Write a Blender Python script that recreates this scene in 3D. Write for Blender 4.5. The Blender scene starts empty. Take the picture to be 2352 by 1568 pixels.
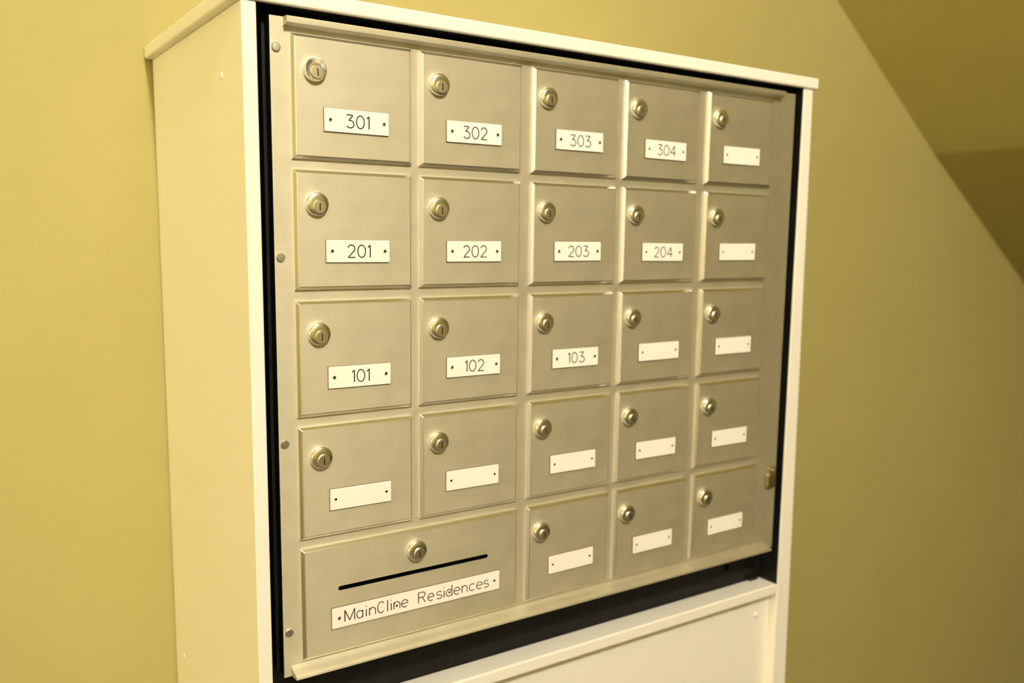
import bpy, bmesh, math, random
from mathutils import Matrix, Vector

random.seed(7)
scene = bpy.context.scene
COL = scene.collection
Z0 = 1.5                      # height of the top row of mailboxes above the floor
PI = math.pi

# ------------------------------------------------------------------ camera
RIGHT = Vector((0.8302744, -0.5572243, 0.0120610))
DOWN = Vector((-0.0647632, -0.1179462, -0.9909059))
FWD = Vector((0.5535794, 0.8219427, -0.1340153))
CAM = Vector((-0.3081094, -0.8360472, -0.1871573 + Z0))
F_PX = 2051.978
SENSOR = 22.2
cam_data = bpy.data.cameras.new('camera')
cam = bpy.data.objects.new('camera', cam_data)
COL.objects.link(cam)
m = Matrix.Identity(4)
for i in range(3):
    m[i][0] = RIGHT[i]; m[i][1] = -DOWN[i]; m[i][2] = -FWD[i]; m[i][3] = CAM[i]
cam.matrix_world = m
cam_data.sensor_fit = 'HORIZONTAL'
cam_data.sensor_width = SENSOR
cam_data.lens = F_PX / 2352 * SENSOR
cam_data.shift_y = 40.72 / 2352
cam_data.clip_start = 0.02
cam_data.dof.use_dof = True
cam_data.dof.focus_distance = 0.87
cam_data.dof.aperture_fstop = 2.6
scene.camera = cam

# ------------------------------------------------------------------ world, lamp settings, exposure
world = bpy.data.worlds.new('world'); scene.world = world
world.use_nodes = True
world.node_tree.nodes['Background'].inputs[0].default_value = (1.0, 0.82, 0.55, 1)
world.node_tree.nodes['Background'].inputs[1].default_value = 0.0
LAMP_POS = (-0.17, -1.9, 2.70)
LAMP_RADIUS = 0.07
LAMP_COLOR = (1.0, 0.90, 0.76)
LAMP_STRENGTH = 1090
SCONCE_POS = (-5.6, -0.18, 1.71)
SCONCE_RADIUS = 0.05
SCONCE_COLOR = (1.0, 0.84, 0.46)
SCONCE_STRENGTH = 3200
scene.view_settings.view_transform = 'Standard'
scene.view_settings.look = 'None'
scene.view_settings.exposure = 0.0
scene.view_settings.gamma = 1.0
scene.view_settings.use_curve_mapping = False

# ------------------------------------------------------------------ materials
def new_mat(name, color, rough=0.5, metal=0.0, spec=0.5, coat=0.0):
    mt = bpy.data.materials.new(name); mt.use_nodes = True
    b = mt.node_tree.nodes['Principled BSDF']
    b.inputs['Base Color'].default_value = (*color, 1)
    b.inputs['Roughness'].default_value = rough
    b.inputs['Metallic'].default_value = metal
    b.inputs['Specular IOR Level'].default_value = spec
    b.inputs['Coat Weight'].default_value = coat
    return mt

def noise_bump(mt, scale=(200, 200, 200), strength=0.1, dist=0.001, detail=3.0):
    nt = mt.node_tree; b = nt.nodes['Principled BSDF']
    tc = nt.nodes.new('ShaderNodeTexCoord'); mp = nt.nodes.new('ShaderNodeMapping')
    mp.inputs['Scale'].default_value = scale
    nz = nt.nodes.new('ShaderNodeTexNoise'); nz.inputs['Scale'].default_value = 1.0; nz.inputs['Detail'].default_value = detail
    bp = nt.nodes.new('ShaderNodeBump'); bp.inputs['Strength'].default_value = strength; bp.inputs['Distance'].default_value = dist
    nt.links.new(tc.outputs['Object'], mp.inputs['Vector']); nt.links.new(mp.outputs['Vector'], nz.inputs['Vector'])
    nt.links.new(nz.outputs['Fac'], bp.inputs['Height']); nt.links.new(bp.outputs['Normal'], b.inputs['Normal'])
    return nz

def noise_rough(mt, lo, hi, scale=(30, 30, 30)):
    nt = mt.node_tree; b = nt.nodes['Principled BSDF']
    tc = nt.nodes.new('ShaderNodeTexCoord'); mp = nt.nodes.new('ShaderNodeMapping')
    mp.inputs['Scale'].default_value = scale
    nz = nt.nodes.new('ShaderNodeTexNoise'); nz.inputs['Scale'].default_value = 1.0; nz.inputs['Detail'].default_value = 4.0
    mr = nt.nodes.new('ShaderNodeMapRange')
    mr.inputs['From Min'].default_value = 0.3; mr.inputs['From Max'].default_value = 0.7
    mr.inputs['To Min'].default_value = lo; mr.inputs['To Max'].default_value = hi
    nt.links.new(tc.outputs['Object'], mp.inputs['Vector']); nt.links.new(mp.outputs['Vector'], nz.inputs['Vector'])
    nt.links.new(nz.outputs['Fac'], mr.inputs['Value']); nt.links.new(mr.outputs['Result'], b.inputs['Roughness'])

def noise_color(mt, c0, c1, scale=(8, 8, 8), lo=0.35, hi=0.65):
    nt = mt.node_tree; b = nt.nodes['Principled BSDF']
    tc = nt.nodes.new('ShaderNodeTexCoord'); mp = nt.nodes.new('ShaderNodeMapping')
    mp.inputs['Scale'].default_value = scale
    nz = nt.nodes.new('ShaderNodeTexNoise'); nz.inputs['Scale'].default_value = 1.0; nz.inputs['Detail'].default_value = 4.0
    cr = nt.nodes.new('ShaderNodeValToRGB')
    cr.color_ramp.elements[0].position = lo; cr.color_ramp.elements[0].color = (*c0, 1)
    cr.color_ramp.elements[1].position = hi; cr.color_ramp.elements[1].color = (*c1, 1)
    nt.links.new(tc.outputs['Object'], mp.inputs['Vector']); nt.links.new(mp.outputs['Vector'], nz.inputs['Vector'])
    nt.links.new(nz.outputs['Fac'], cr.inputs['Fac']); nt.links.new(cr.outputs['Color'], b.inputs['Base Color'])

M_WALL = new_mat('yellow_wall_paint', (0.42, 0.385, 0.15), 0.7, spec=0.3)
noise_color(M_WALL, (0.448, 0.396, 0.148), (0.462, 0.410, 0.156), (5, 5, 5)); noise_bump(M_WALL, (500, 500, 500), 0.08, 0.0006)
M_CEIL = new_mat('ceiling_paint', (0.80, 0.76, 0.62), 0.8, spec=0.2); noise_bump(M_CEIL, (300, 300, 300), 0.08, 0.0006)
M_FLOOR = new_mat('floor_tile', (0.09, 0.075, 0.055), 0.6); noise_color(M_FLOOR, (0.075, 0.064, 0.048), (0.105, 0.09, 0.066), (4, 4, 4))
M_WHITE = new_mat('white_enamel', (0.83, 0.81, 0.74), 0.42, spec=0.4); noise_bump(M_WHITE, (350, 350, 350), 0.05, 0.0004)
M_PLATE = new_mat('white_plastic_plate', (0.88, 0.87, 0.82), 0.35)
M_PLATEEDGE = new_mat('brown_plastic_core', (0.09, 0.055, 0.03), 0.5)
M_INK = new_mat('engraved_brown', (0.040, 0.020, 0.013), 0.9, spec=0.0)
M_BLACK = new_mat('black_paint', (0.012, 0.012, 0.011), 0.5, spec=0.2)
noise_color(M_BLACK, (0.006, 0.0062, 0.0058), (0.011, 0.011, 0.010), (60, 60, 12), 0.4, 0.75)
M_HOLE = new_mat('dark_hole', (0.002, 0.002, 0.002), 0.9, spec=0.0)
M_ALU = new_mat('brushed_aluminium', (0.72, 0.672, 0.545), 0.4, 1.0)
noise_color(M_ALU, (0.655, 0.625, 0.49), (0.715, 0.682, 0.545), (28, 28, 40), 0.3, 0.7); noise_rough(M_ALU, 0.66, 0.72, (25, 25, 25)); noise_bump(M_ALU, (900, 900, 2600), 0.10, 0.0003, 2.0)
# the grain runs sideways, so the gloss spreads up and down
_nt = M_ALU.node_tree; _b = _nt.nodes['Principled BSDF']; _b.inputs['Anisotropic'].default_value = 0.42
_tv = _nt.nodes.new('ShaderNodeCombineXYZ'); _tv.inputs[2].default_value = 1.0
_nt.links.new(_tv.outputs[0], _b.inputs['Tangent'])
M_EDGE = new_mat('sheared_aluminium_edge', (0.92, 0.91, 0.88), 0.25, 1.0)
M_STEEL = new_mat('zinc_steel', (0.62, 0.64, 0.62), 0.35, 1.0)
M_NICKEL = new_mat('nickel_lock', (0.86, 0.85, 0.82), 0.20, 1.0)
M_PLUG = new_mat('lock_plug_brass', (0.74, 0.69, 0.57), 0.33, 1.0)
M_BRASS = new_mat('aged_brass', (0.50, 0.42, 0.26), 0.35, 1.0)
def emit_mat(name, color, strength):
    mt = bpy.data.materials.new(name); mt.use_nodes = True
    nt = mt.node_tree; nt.nodes.remove(nt.nodes['Principled BSDF'])
    em = nt.nodes.new('ShaderNodeEmission'); em.inputs[0].default_value = (*color, 1); em.inputs[1].default_value = strength
    nt.links.new(em.outputs[0], nt.nodes['Material Output'].inputs[0])
    return mt
M_GLOBE = emit_mat('lamp_globe', LAMP_COLOR, LAMP_STRENGTH)
M_SCONCE = emit_mat('sconce_bulb', SCONCE_COLOR, SCONCE_STRENGTH)

# ------------------------------------------------------------------ helpers
def link(name, data, parent=None, loc=(0, 0, 0)):
    o = bpy.data.objects.new(name, data); COL.objects.link(o); o.location = loc
    if parent is not None: o.parent = parent
    return o

def finish(bm, name, mats, smooth=None):
    bmesh.ops.recalc_face_normals(bm, faces=bm.faces[:])
    me = bpy.data.meshes.new(name); bm.to_mesh(me); bm.free()
    for mt in (mats if isinstance(mats, (list, tuple)) else [mats]): me.materials.append(mt)
    if smooth is not None:
        me.shade_smooth()
        me.set_sharp_from_angle(angle=math.radians(smooth))
    return me

def add_box(bm, x0, x1, y0, y1, z0, z1, bevel=0.0, seg=2):
    vs = [bm.verts.new((x, y, z)) for x in (x0, x1) for y in (y0, y1) for z in (z0, z1)]
    fs = [bm.faces.new([vs[i] for i in q]) for q in ((0, 1, 3, 2), (4, 6, 7, 5), (0, 4, 5, 1), (2, 3, 7, 6), (0, 2, 6, 4), (1, 5, 7, 3))]
    if bevel:
        es = list({e for f in fs for e in f.edges})
        bmesh.ops.bevel(bm, geom=es, offset=bevel, segments=seg, affect='EDGES', profile=0.5)
    return vs

def box_mesh(name, x0, x1, y0, y1, z0, z1, mat, bevel=0.0, seg=2):
    bm = bmesh.new(); add_box(bm, x0, x1, y0, y1, z0, z1, bevel, seg)
    return finish(bm, name, mat)

def prism_mesh(name, profile, x0, x1, mat, smooth=None):
    """extrude a closed (y, z) profile along x"""
    bm = bmesh.new()
    a = [bm.verts.new((x0, y, z)) for y, z in profile]; b = [bm.verts.new((x1, y, z)) for y, z in profile]
    n = len(profile)
    for i in range(n): bm.faces.new((a[i], a[(i + 1) % n], b[(i + 1) % n], b[i]))
    bm.faces.new(a); bm.faces.new(b[::-1])
    return finish(bm, name, mat, smooth)

def add_lathe(bm, profile, n=40, cx=0.0, cz=0.0, ripple=0.0, mat=0):
    """profile of (radius, y); axis along y. Facing -y."""
    rings = []
    for r, y in profile:
        if r < 1e-7:
            rings.append([bm.verts.new((cx, y, cz))]); continue
        ring = []
        for k in range(n):
            a = 2 * PI * k / n
            ring.append(bm.verts.new((cx + r * math.cos(a), y, cz + r * math.sin(a))))
        rings.append(ring)
    fs = []
    for p, q in zip(rings, rings[1:]):
        for k in range(n):
            k2 = (k + 1) % n
            if len(p) == 1 and len(q) == 1: continue
            if len(p) == 1: fs.append(bm.faces.new((p[0], q[k], q[k2])))
            elif len(q) == 1: fs.append(bm.faces.new((p[k], p[k2], q[0])))
            else: fs.append(bm.faces.new((p[k], p[k2], q[k2], q[k])))
    for f in fs: f.material_index = mat
    return fs, rings

def lathe_mesh(name, profile, mats, n=40, cx=0, cz=0, smooth=35):
    bm = bmesh.new(); add_lathe(bm, profile, n, cx, cz)
    return finish(bm, name, mats, smooth)

def empty(name, loc, label, category, group=None):
    o = bpy.data.objects.new(name, None); COL.objects.link(o); o.location = loc
    o.empty_display_size = 0.02
    o['label'] = label; o['category'] = category
    if group: o['group'] = group
    return o

def structure(name, me, loc=(0, 0, 0)):
    o = link(name, me, None, loc); o['kind'] = 'structure'; return o

# ------------------------------------------------------------------ room
YB = 0.345                    # back wall plane
YF, XL, XR, ZC = -3.6, -5.8, 4.6, 2.9
structure('wall_back', box_mesh('wall_back', XL - .1, XR + .1, YB, YB + .1, 0, ZC, M_WALL))
structure('wall_front', box_mesh('wall_front', XL - .1, XR + .1, YF - .1, YF, 0, ZC, M_WALL))
# left wall: a near stretch with an added white reflector door, then the corridor running on to a far end wall
XN, YN = -1.35, -0.80
bm = bmesh.new()
add_box(bm, XL - .1, XL, YN - .1, YB, 0, ZC)
add_box(bm, XN - .12, XN, YF, YN, 0, ZC)
add_box(bm, XL, XN - .12, YN - .1, YN, 0, ZC)
structure('wall_left', finish(bm, 'wall_left', M_WALL))
bm = bmesh.new()
add_box(bm, XN, XN + .03, -1.93, -.81, 0, 2.06, .003)
dr = structure('reflector_door', finish(bm, 'reflector_door', M_WHITE))  # unseen white door, added so the mailbox bevels have something bright to reflect
bm = bmesh.new()
for y0, y1, z0, z1 in ((-1.80, -1.42, 1.10, 1.90), (-1.33, -.95, 1.10, 1.90), (-1.80, -1.42, .2, .98), (-1.33, -.95, .2, .98)):
    add_box(bm, XN + .029, XN + .038, y0, y1, z0, z1, .006)
link('reflector_door_panels', finish(bm, 'reflector_door_panels', M_WHITE), dr)
bm = bmesh.new()
add_lathe(bm, [(.026, 0), (.026, -.006), (.011, -.010), (.011, -.035), (.024, -.042), (.027, -.055), (.020, -.066), (0, -.069)], 28)
k = link('reflector_door_knob', finish(bm, 'reflector_door_knob', M_BRASS, 40), dr, (XN + .03, -1.88, 1.0)); k.rotation_euler = (0, 0, PI / 2)
structure('wall_right', box_mesh('wall_right', XR, XR + .1, YF, YB, 0, ZC, M_WALL))
structure('floor', box_mesh('floor', XL - .1, XR + .1, YF - .1, YB + .1, -.1, 0, M_FLOOR))
# ceiling: a flat slab plus the yellow sloping underside of the stair that comes down along the back wall
bm = bmesh.new()
add_box(bm, XL - .1, XR + .1, YF - .1, YB + .1, ZC, ZC + .1)
for f in bm.faces: f.material_index = 1
YS = -0.85                    # outer face of the stair
P1 = (1.2532, 0.2887 + Z0); P2 = (1.6311, 0.0116 + Z0); P3 = (2.0756, -0.2822 + Z0)
s1 = (P2[1] - P1[1]) / (P2[0] - P1[0]); s2 = (P3[1] - P2[1]) / (P3[0] - P2[0])
xt = P1[0] + (ZC - P1[1]) / s1
x4 = 3.9
prof = [(xt, ZC), P2, (x4, P2[1] + (x4 - P2[0]) * s2), (x4, ZC)]
va = [bm.verts.new((x, YB, z)) for x, z in prof]; vb = [bm.verts.new((x, YS, z)) for x, z in prof]
nf = [bm.faces.new((va[i], va[(i + 1) % 4], vb[(i + 1) % 4], vb[i])) for i in range(4)] + [bm.faces.new(va), bm.faces.new(vb)]
structure('ceiling', finish(bm, 'ceiling', [M_WALL, M_CEIL]))

# ceiling lamp (the hall's light)
lamp = empty('ceiling_lamp', (LAMP_POS[0], LAMP_POS[1], ZC), 'white globe lamp hanging from the hall ceiling in front of the mailboxes', 'lamp')
d = ZC - LAMP_POS[2]
link('lamp_base', lathe_mesh('lamp_base', [(0, 0), (.075, 0), (.07, .02), (.03, d - LAMP_RADIUS + .012), (0, d - LAMP_RADIUS + .012)], M_WHITE, 32), lamp).rotation_euler = (-PI / 2, 0, 0)
bm = bmesh.new(); bmesh.ops.create_uvsphere(bm, u_segments=32, v_segments=16, radius=LAMP_RADIUS)
link('lamp_globe', finish(bm, 'lamp_globe', M_GLOBE, 60), lamp, (0, 0, -d))
# small bulb sconce on the far left end wall of the hall
sc = empty('wall_sconce', (XL, SCONCE_POS[1], SCONCE_POS[2]), 'small bare bulb sconce on the far left end wall of the hall', 'lamp')
dx = SCONCE_POS[0] - XL
link('wall_mount', lathe_mesh('wall_mount', [(0, 0), (.06, 0), (.055, .02), (.02, .03), (.02, dx - SCONCE_RADIUS + .008), (0, dx - SCONCE_RADIUS + .008)], M_BRASS, 28), sc).rotation_euler = (0, 0, -PI / 2)
bm = bmesh.new(); bmesh.ops.create_uvsphere(bm, u_segments=32, v_segments=16, radius=SCONCE_RADIUS)
link('bulb', finish(bm, 'bulb', M_SCONCE, 60), sc, (dx, 0, 0))

# ------------------------------------------------------------------ white cabinet
FRONT = -0.006
XLI, XLO = -0.0325, -0.0463        # left upright, inner and outer
XRI = 0.7306
LEDGE_Z = Z0 - 0.6905
cab = empty('mailbox_cabinet', (0.35, 0.17, 0), 'tall white painted cabinet against the yellow wall, holding the aluminium mailboxes', 'cabinet')
cab_parts = []
def cpart(name, me, parent=None):
    o = link(name, me, parent or cab)
    if parent is None: o.location = (-cab.location.x, -cab.location.y, 0)
    return o
left_side = cpart('side_panel', box_mesh('side_panel', XLO, XLI, FRONT, YB - .002, 0, Z0 + .0225, M_WHITE, .0012))
bm = bmesh.new()
vs = add_box(bm, XRI, .75, FRONT, YB - .002, 0, Z0 + .0225)
for v in bm.verts:
    if v.co.x > .74: v.co.x = .7496 if v.co.z > 1 else .7685
bmesh.ops.bevel(bm, geom=bm.edges[:], offset=.0012, segments=2, affect='EDGES')
cpart('side_panel', finish(bm, 'side_panel', M_WHITE))
cpart('top_cap', box_mesh('top_cap', -.0555, .7575, -.009, YB - .002, Z0 + .0225, Z0 + .0375, M_WHITE, .0022, 3))
cpart('ledge', box_mesh('ledge', XLI, XRI, -.005, .03, LEDGE_Z - .016, LEDGE_Z, M_WHITE, .0022, 3))
panel = cpart('access_panel', box_mesh('access_panel', XLI, XRI, .008, .022, .06, LEDGE_Z - .016, M_WHITE, .0008))
cpart('toe_board', box_mesh('toe_board', XLI, XRI, .03, .045, 0, .06, M_WHITE))
riv = lathe_mesh('rivet', [(.0042, 0), (.0040, -.001), (.0028, -.0022), (0, -.0027)], M_WHITE, 20)
for x, z in ((.7025, Z0 - .7364), (-.008, Z0 - .7364), (.7025, .12), (-.008, .12)):
    link('rivet', riv, panel, (x, .0081, z))
for y, z in ((.3107, -.0258), (.0593, -.0355), (.3001, -.7248), (.0593, -.7248)):
    o = link('screw_cap', riv, left_side, (XLO + .0002, y, Z0 + z)); o.rotation_euler = (0, 0, -PI / 2); o.scale = (1, .5, 1)
# black lining of the recess
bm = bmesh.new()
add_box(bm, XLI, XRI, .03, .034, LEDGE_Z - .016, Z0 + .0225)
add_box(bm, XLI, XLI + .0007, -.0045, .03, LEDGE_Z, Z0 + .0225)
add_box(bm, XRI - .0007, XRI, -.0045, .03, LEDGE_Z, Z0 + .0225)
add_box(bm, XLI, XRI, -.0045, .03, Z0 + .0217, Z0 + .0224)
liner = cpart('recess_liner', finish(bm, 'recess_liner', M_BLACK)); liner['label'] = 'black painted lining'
add = lathe_mesh('screw_hole', [(.0045, 0), (.0042, -.0004), (0, -.0004)], M_HOLE, 20)
link('screw_hole', add, liner, (.6594, .03, Z0 - .6619))
link('corner_block', box_mesh('corner_block', .703, .722, .0225, .03, LEDGE_Z, LEDGE_Z + .006, M_BLACK, .002), liner)
cpart('back_panel', box_mesh('back_panel', XLI, XRI, YB - .012, YB - .002, 0, Z0 + .0225, M_WHITE))

# ------------------------------------------------------------------ aluminium face frame
fr = empty('mailbox_unit', (0, 0, Z0), 'brushed aluminium face frame around the grid of mailboxes, set in the white cabinet', 'frame')
bm = bmesh.new()
add_box(bm, -.0188, .7207, 0, .0022, -.6325, .0140, .0007)
link('face_plate', finish(bm, 'face_plate', M_ALU), fr)
bm = bmesh.new()
add_box(bm, -.0180, .7197, .0022, .030, -.6305, .0125)
add_box(bm, -.0215, -.0180, .0150, .0185, -.6305, .0125, .0006)
add_box(bm, -.0195, -.0180, .0225, .0300, -.6305, .0125)
h = link('housing', finish(bm, 'housing', M_BLACK), fr); h['label'] = 'black steel housing behind the face'
link('top_rail', prism_mesh('top_rail', [(0.0005, .0058), (-.0090, .0068), (-.0101, .0076), (-.0103, .0086), (-.0103, .0125), (-.0096, .0134), (.0005, .0142)], -.0057, .6885, M_ALU, 30), fr)
link('bottom_lip', prism_mesh('bottom_lip', [(0.0005, -.6205), (-.0022, -.6232), (-.0060, -.6250), (-.0105, -.6262), (-.0138, -.6272), (-.0148, -.6284), (-.0148, -.6306), (-.0135, -.6308), (.0005, -.6318)], -.0111, .7020, M_ALU, 50), fr)
scr = lathe_mesh('screw', [(.0043, .0002), (.0043, -.0012), (.0036, -.0019), (0, -.0021)], M_STEEL, 24)
for x, z in ((-.0131, -.0141), (-.0131, -.2078), (-.0129, -.3901), (-.0128, -.5849)): link('screw', scr, fr, (x, 0, z))
bm = bmesh.new()
add_box(bm, .6965, .7165, -.0062, .0003, -.5405, -.5175, .004, 4)
add_box(bm, .7005, .7150, -.0050, .0003, -.5200, -.5095, .003, 3)
lat = link('latch', finish(bm, 'latch', M_BRASS), fr); lat['label'] = 'small aged brass latch'
link('latch_screw', lathe_mesh('latch_screw', [(.0026, 0), (.0022, -.0012), (0, -.0018)], M_STEEL, 18), lat, (.7085, -.0049, -.5140))

# ------------------------------------------------------------------ lettering: single-stroke engraved gothic
def arc(cx, cy, rx, ry, a0, a1, n=14):
    return [(cx + rx * math.cos(math.radians(a0 + (a1 - a0) * i / n)), cy + ry * math.sin(math.radians(a0 + (a1 - a0) * i / n))) for i in range(n + 1)]

G = {
 '0': ([arc(.34, .5, .34, .5, 90, 450, 28)], .68),
 '1': ([[(0, .80), (.18, 1), (.20, .98), (.20, 0)]], .22),
 '2': ([arc(.30, .70, .30, .30, 165, -25, 16) + [(.02, 0), (.64, 0)]], .64),
 '3': ([[(.02, 1), (.52, 1), (.55, .95), (.24, .60), (.20, .57)] + arc(.33, .29, .32, .29, 88, -155, 20)], .65),
 '4': ([[(.52, 0), (.52, 1), (0, .30), (.70, .30)]], .70),
 'M': ([[(0, 0), (0, 1), (.45, .04), (.90, 1), (.90, 0)]], .90),
 'a': ([arc(.29, .33, .29, .33, 50, 310, 20), [(.55, .68), (.55, 0)], [(.55, .5), (.48, .58)], [(.55, .18), (.48, .08)]], .55),
 'i': ([[(0, 0), (0, .66)], [(0, .88), (0, .96)]], .0),
 'n': ([[(0, 0), (0, .68)], arc(.27, .38, .27, .29, 180, 0, 12) + [(.54, 0)]], .54),
 'C': ([arc(.42, .5, .42, .5, 45, 315, 24)], .72),
 'l': ([[(0, 0), (0, 1.02)]], .0),
 'e': ([[(.02, .36), (.58, .36)] + arc(.30, .34, .29, .34, 0, 310, 22)], .59),
 'R': ([[(0, 0), (0, 1), (.38, 1)] + arc(.38, .76, .26, .24, 90, -90, 12) + [(0, .52)], [(.36, .52), (.66, 0)]], .66),
 's': ([arc(.27, .51, .24, .17, 30, 270, 12) + arc(.27, .17, .26, .17, 90, -150, 12)], .54),
 'd': ([arc(.29, .33, .29, .33, 40, 320, 20), [(.56, 1.02), (.56, 0)]], .58),
 'c': ([arc(.30, .33, .29, .33, 45, 315, 20)], .55),
}

def stroke_mesh(name, polys, radius, mat):
    cu = bpy.data.curves.new(name, 'CURVE'); cu.dimensions = '3D'
    cu.bevel_depth = radius; cu.bevel_resolution = 1; cu.use_fill_caps = True
    runs = []
    for pl in polys:              # start a new stroke at every sharp corner
        cur = [pl[0]]
        for i in range(1, len(pl)):
            cur.append(pl[i])
            if i < len(pl) - 1:
                a = Vector(pl[i]) - Vector(pl[i - 1]); b = Vector(pl[i + 1]) - Vector(pl[i])
                if a.length < 1e-9 or b.length < 1e-9 or a.angle(b) > 0.6:
                    runs.append(cur); cur = [pl[i]]
        runs.append(cur)
    for pl in runs:
        sp = cu.splines.new('POLY'); sp.points.add(len(pl) - 1)
        for p, (x, z) in zip(sp.points, pl): p.co = (x, 0, z, 1)
    tmp = bpy.data.objects.new(name, cu); COL.objects.link(tmp)
    dg = bpy.context.evaluated_depsgraph_get()
    me = bpy.data.meshes.new_from_object(tmp.evaluated_get(dg))
    bpy.data.objects.remove(tmp); bpy.data.curves.remove(cu)
    for v in me.vertices: v.co.y *= 0.18
    me.materials.clear(); me.materials.append(mat); me.name = name
    return me

def text_polys(items, size, squash=1.0):
    """items: (char, x in metres, width in metres or None)"""
    out = []
    for ch, x, w in items:
        polys, gw = G[ch]
        sx = size * squash if (w is None or gw < .05) else w / gw
        for pl in polys: out.append([(x + px * sx, pz * size) for px, pz in pl])
    return out

# ------------------------------------------------------------------ mailbox parts (local origin: door's bottom left corner on the frame, y = 0)
DEPTH, INSET = 0.0054, 0.0031
def door_mesh(name, w, hgt, slot=None):
    bm = bmesh.new()
    rings = []
    for ins, y in ((0, .0004), (.0002, -.0026), (INSET, -DEPTH)):
        rings.append([bm.verts.new((a, y, b)) for a, b in ((ins, ins), (w - ins, ins), (w - ins, hgt - ins), (ins, hgt - ins))])
    bm.faces.new(rings[0])
    for p, q in zip(rings, rings[1:]):
        for k in range(4): bm.faces.new((p[k], p[(k + 1) % 4], q[(k + 1) % 4], q[k]))
    ff = bm.faces.new(rings[2])
    es = [e for e in ff.edges] + [e for e in bm.edges if (e.verts[0] in rings[1] and e.verts[1] in rings[2]) or (e.verts[1] in rings[1] and e.verts[0] in rings[2])]
    bmesh.ops.bevel(bm, geom=es, offset=.0004, segments=2, affect='EDGES', profile=0.5)
    bm.normal_update()
    for f in bm.faces:
        f.material_index = 1 if (abs(f.normal.y) < .9 or f.calc_area() < 1e-4) else 0
    me = finish(bm, name, [M_ALU, M_EDGE])
    if slot:
        x0, x1, zc, hh = slot
        bm = bmesh.new(); pts = []
        for k in range(9):
            a = PI / 2 + PI * k / 8; pts.append((x0 + hh + hh * math.cos(a), zc + hh * math.sin(a)))
        for k in range(9):
            a = -PI / 2 + PI * k / 8; pts.append((x1 - hh + hh * math.cos(a), zc + hh * math.sin(a)))
        a = [bm.verts.new((x, -.02, z)) for x, z in pts]; b = [bm.verts.new((x, -.0009, z)) for x, z in pts]
        n = len(pts)
        for i in range(n): bm.faces.new((a[i], a[(i + 1) % n], b[(i + 1) % n], b[i])).material_index = 2
        bm.faces.new(a).material_index = 2; bm.faces.new(b[::-1]).material_index = 2
        bmesh.ops.recalc_face_normals(bm, faces=bm.faces[:])
        cm = bpy.data.meshes.new('cutter'); bm.to_mesh(cm); bm.free()
        cm.materials.append(M_ALU); cm.materials.append(M_EDGE); cm.materials.append(M_HOLE); me.materials.append(M_HOLE)
        o = bpy.data.objects.new('tmp', me); c = bpy.data.objects.new('cut', cm); COL.objects.link(o); COL.objects.link(c)
        md = o.modifiers.new('cut', 'BOOLEAN'); md.operation = 'DIFFERENCE'; md.object = c; md.solver = 'EXACT'
        dg = bpy.context.evaluated_depsgraph_get()
        me2 = bpy.data.meshes.new_from_object(o.evaluated_get(dg)); me2.name = name
        bpy.data.objects.remove(o); bpy.data.objects.remove(c)
        me = me2
    return me

LOCK_R = 0.0112
collar_prof = [(LOCK_R + .0002, .0003), (LOCK_R + .0002, -.0006), (LOCK_R, -.0040), (LOCK_R - .0004, -.0048), (LOCK_R - .0012, -.0054), (.0068, -.0058), (0, -.0058)]
def knurled_collar(name):
    bm = bmesh.new()
    fs, rings = add_lathe(bm, [(LOCK_R + .0002, .0003), (LOCK_R + .0002, -.0006), (LOCK_R, -.0042), (LOCK_R - .0005, -.0054), (LOCK_R - .0009, -.0057), (.0064, -.0052), (.0062, -.0058), (0, -.0058)], 96)
    for ring, amp in ((rings[4], .0004), (rings[5], .0004)):
        for k, v in enumerate(ring):
            if k % 2: v.co.y += amp
    return finish(bm, name, M_NICKEL, 20)
ME_COLLAR = lathe_mesh('lock', collar_prof, M_NICKEL, 48)
ME_COLLAR_KNURLED = knurled_collar('lock')
ME_PLUG = lathe_mesh('lock_plug', [(.0066, -.0057), (.0066, -.0066), (.0060, -.0071), (.0012, -.0072), (0, -.0072)], M_PLUG, 36)
bm = bmesh.new(); add_box(bm, -.00035, .00035, -.0076, -.0068, -.0034, .0034)
ME_KEYHOLE = finish(bm, 'keyhole', M_HOLE)
TAG_W, TAG_H = 0.0682, 0.0222
def plate_mesh(name, w, hgt):
    bm = bmesh.new()
    add_box(bm, 0, w, -.0014, .0001, 0, hgt)
    for f in bm.faces: f.material_index = 1
    r, n = .0006, 4
    pts = []
    for cx, cz, a0 in ((w - r, hgt - r, 0), (r, hgt - r, 90), (r, r, 180), (w - r, r, 270)):
        for k in range(n + 1):
            a = math.radians(a0 + 90 * k / n); pts.append((cx + r * math.cos(a), cz + r * math.sin(a)))
    ins = .0002
    a = [bm.verts.new((ins + x * (w - 2 * ins) / w, -.0019, ins + z * (hgt - 2 * ins) / hgt)) for x, z in pts]
    b = [bm.verts.new((ins + x * (w - 2 * ins) / w, -.0014, ins + z * (hgt - 2 * ins) / hgt)) for x, z in pts]
    bm.faces.new(a)
    for i in range(len(pts)): bm.faces.new((a[i], b[i], b[(i + 1) % len(pts)], a[(i + 1) % len(pts)]))
    return finish(bm, name, [M_PLATE, M_PLATEEDGE])
ME_TAG = plate_mesh('nameplate', TAG_W, TAG_H)
bm = bmesh.new()
add_lathe(bm, [(.0021, .0003), (.0021, -.0003), (.0016, -.0009), (.0010, -.0009), (.0009, -.0002)], 20, mat=0)
add_lathe(bm, [(.00095, -.0003), (0, -.0003)], 12, mat=1)
ME_RIVET = finish(bm, 'rivet', [M_STEEL, M_HOLE], 40)
bm = bmesh.new()
add_lathe(bm, [(.0017, .0003), (.0016, -.0001), (.0011, -.0003)], 20, mat=0)
add_lathe(bm, [(.0011, -.0003), (0, -.0003)], 12, mat=1)
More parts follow.
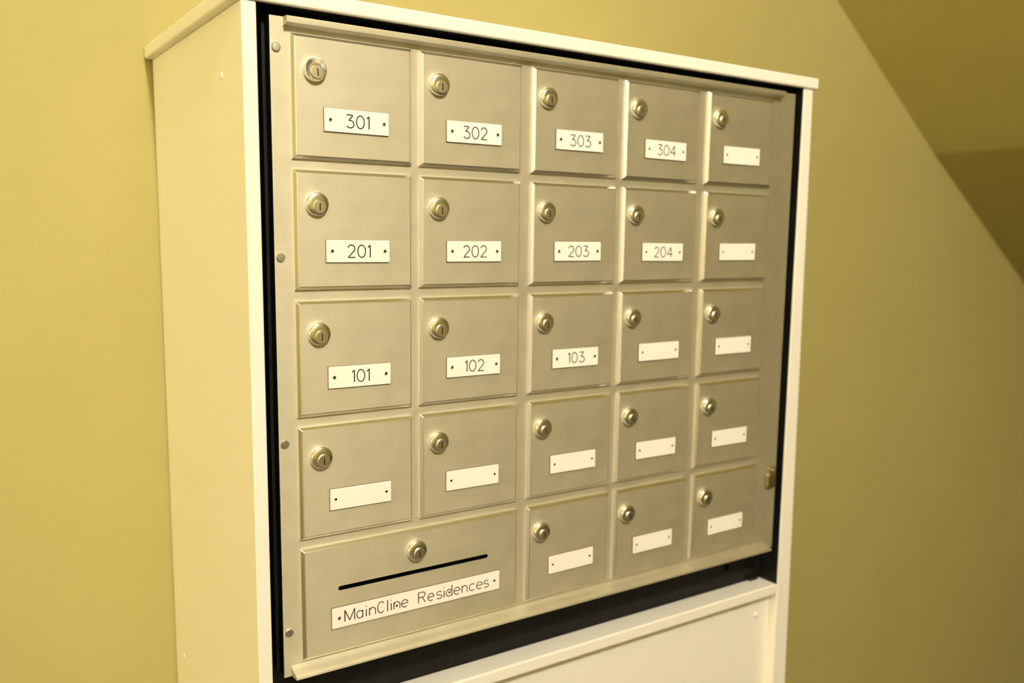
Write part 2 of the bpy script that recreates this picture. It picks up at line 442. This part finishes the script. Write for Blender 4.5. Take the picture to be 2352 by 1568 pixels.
ME_PIN = finish(bm, 'rivet', [M_STEEL, M_HOLE], 40)

def number_mesh(txt):
    size, x = .0122, 0
    items = []
    for ch in txt:
        items.append((ch, x, None)); x += (G[ch][1] + .22) * size
    total = x - .22 * size
    off = (TAG_W - total) / 2 + .0008
    polys = [[(px + off, pz) for px, pz in pl] for pl in text_polys(items, size)]
    return stroke_mesh('apartment_number', polys, .00064, M_INK)

def add_lock(parent, x, z, knurl=False):
    lk = link('lock', ME_COLLAR_KNURLED if knurl else ME_COLLAR, parent, (x, -DEPTH, z))
    pl = link('lock_plug', ME_PLUG, lk, (.0010, 0, -.0027))
    kh = link('keyhole', ME_KEYHOLE, lk, (.0010, 0, -.0027))
    a = random.uniform(-.12, .12)
    kh.rotation_euler = (0, a, 0)
    return lk

# grid measured from the photograph (metres, from the top-left door corner)
COLX = [0.0, .1353, .2763, .4107, .5492]
COLW = [.1262, .1262, .1238, .1238, .1232]
ROWT = [0.0, -.1249, -.2505, -.3750, -.5000]
ROWB = [-.1147, -.2395, -.3652, -.4901, -.6163]
LOCKX = [.0217, .0207, .0188, .0188, .0198]
NUM = {(0, 0): '301', (0, 1): '302', (0, 2): '303', (0, 3): '304', (1, 0): '201', (1, 1): '202', (1, 2): '203', (1, 3): '204', (2, 0): '101', (2, 1): '102', (2, 2): '103'}
LAB = {
 (0, 4): 'mailbox with blank white plate at the right end of the top row, beside 304',
 (1, 4): 'mailbox with blank white plate at the right end of the second row, beside 204',
 (2, 3): 'mailbox with blank white plate directly right of 103 and below 204',
 (2, 4): 'mailbox with blank white plate at the right end of the third row',
 (3, 0): 'mailbox with blank white plate directly below 101, above the wide slotted door',
 (3, 1): 'mailbox with blank white plate directly below 102, above the wide slotted door',
 (3, 2): 'mailbox with blank white plate directly below 103',
 (3, 3): 'mailbox with blank white plate, fourth from left in the fourth row',
 (3, 4): 'mailbox with blank white plate at right end of fourth row, above the latch',
 (4, 2): 'bottom row mailbox with blank plate, directly right of the wide slotted door',
 (4, 3): 'bottom row mailbox with blank plate, between two other small blank mailboxes',
 (4, 4): 'bottom right corner mailbox with blank plate, beside the brass latch',
}
POS_WORD = {'301': 'at the top left corner of the grid', '201': 'in the left column, second row', '101': 'in the left column, third row'}
doors = {}
def door_for(r, c):
    w, hgt = COLW[c], ROWT[r] - ROWB[r]
    k = (round(w, 4), round(hgt, 3))
    if k not in doors: doors[k] = door_mesh('door', w, k[1])
    return doors[k]

def copy_tree(src, parent=None):
    c = src.copy(); COL.objects.link(c)
    if parent is not None: c.parent = parent
    for ch in src.children: copy_tree(ch, c)
    return c

def child(o, name):
    return next(ch for ch in o.children if ch.name.split('.')[0] == name)

def build_mailbox():
    b = empty('mailbox', (0, 0, 0), '', 'mailbox', 'aluminium mailboxes in the grid')
    link('door', door_for(0, 0), b)
    add_lock(b, LOCKX[0], -ROWB[0] - .0318)
    tag = link('nameplate', ME_TAG, b, (.0300, -DEPTH, -ROWB[0] - .0648 - TAG_H))
    for x in (.0062, TAG_W - .0054): link('rivet', ME_RIVET, tag, (x, -.0019, TAG_H * .50))
    return b
proto = build_mailbox()
boxes = {}
for r in range(5):
    for c in range(5):
        if r == 4 and c < 2: continue
        boxes[(r, c)] = copy_tree(proto) if boxes else proto
for r in range(5):
    for c in range(5):
        if r == 4 and c < 2: continue
        b = boxes[(r, c)]
        b.location = (COLX[c], 0, Z0 + ROWB[r])
        dh = -ROWB[r] + ROWT[r]
        txt = NUM.get((r, c))
        b['label'] = LAB[(r, c)] if not txt else 'mailbox with white plate reading %s%s' % (txt, (', ' + POS_WORD[txt]) if txt in POS_WORD else ', brushed aluminium door')
        d = child(b, 'door'); d.data = door_for(r, c)
        lk = child(b, 'lock'); lk.location = (LOCKX[c], -DEPTH, dh - .0318 + (.0004 if r == 3 else 0))
        if (r, c) == (0, 0): lk.data = ME_COLLAR_KNURLED
        else: lk.data = ME_COLLAR
        kh = child(lk, 'keyhole'); kh.rotation_euler = (0, random.uniform(-.14, .14), 0)
        tag = child(b, 'nameplate')
        dx, dz = random.uniform(-.0004, .0006), random.uniform(-.0006, .0005)
        if (r, c) == (0, 1): dz = -.0013
        if (r, c) == (0, 3): dz = -.0014
        if r == 1: dz -= .0006
        if r == 3: dz -= .0012
        tag.location = (.0300 + dx + (.0004 if c in (2, 3) else 0) - (.0022 if c == 4 else 0), -DEPTH, dh - .0648 - TAG_H + dz)
        tag.rotation_euler = (0, random.uniform(-.006, .006), 0)
        for ch in tag.children:
            if ch.name.startswith('rivet'): ch.data = ME_RIVET if txt and c < 3 else ME_PIN
        if txt:
            link('apartment_number', number_mesh(txt), tag, (0, -.0019, .0049))
        if not (r == 0 and c == 0):
            b.rotation_euler = (random.uniform(-.0015, .0015), 0, random.uniform(-.0015, .0015))

# ------------------------------------------------------------------ wide outgoing mail door
ow, oh = .2630, ROWT[4] - ROWB[4] + .0015
ob = empty('outgoing_mail_box', (0, 0, Z0 + ROWB[4] - .0015), 'wide aluminium mail door with a long black slot and a plate reading MainCline Residences', 'mailbox')
zt = .5000 - .0
link('door', door_mesh('door', ow, oh, (.0385, .2212, oh - .0477, .0023)), ob)
add_lock(ob, .1288, oh - .0232)
mw, mh = .2058, .0224
plate = link('nameplate', plate_mesh('nameplate', mw, mh), ob, (.0303, -DEPTH, oh - .0672 - mh))
for x, z in ((.0078, .0108), (.0741, .0092), (.1393, .0102), (.1990, .0110)): link('rivet', ME_RIVET if x < .02 else ME_PIN, plate, (x, -.0019, z))
LT = [('M', .0142, .0110), ('a', .0276, .0067), ('i', .0384, None), ('n', .0421, .0069), ('C', .0515, .0072), ('l', .0632, None), ('i', .0675, None), ('n', .0707, .0070), ('e', .0797, .0077),
      ('R', .1004, .0084), ('e', .1120, .0075), ('s', .1227, .0072), ('i', .1325, None), ('d', .1351, .0077), ('e', .1450, .0080), ('n', .1557, .0066), ('c', .1651, .0073), ('e', .1747, .0080), ('s', .1844, .0069)]
link('lettering', stroke_mesh('lettering', text_polys(LT, .0121), .00062, M_INK), plate, (0, -.0019, .0055))
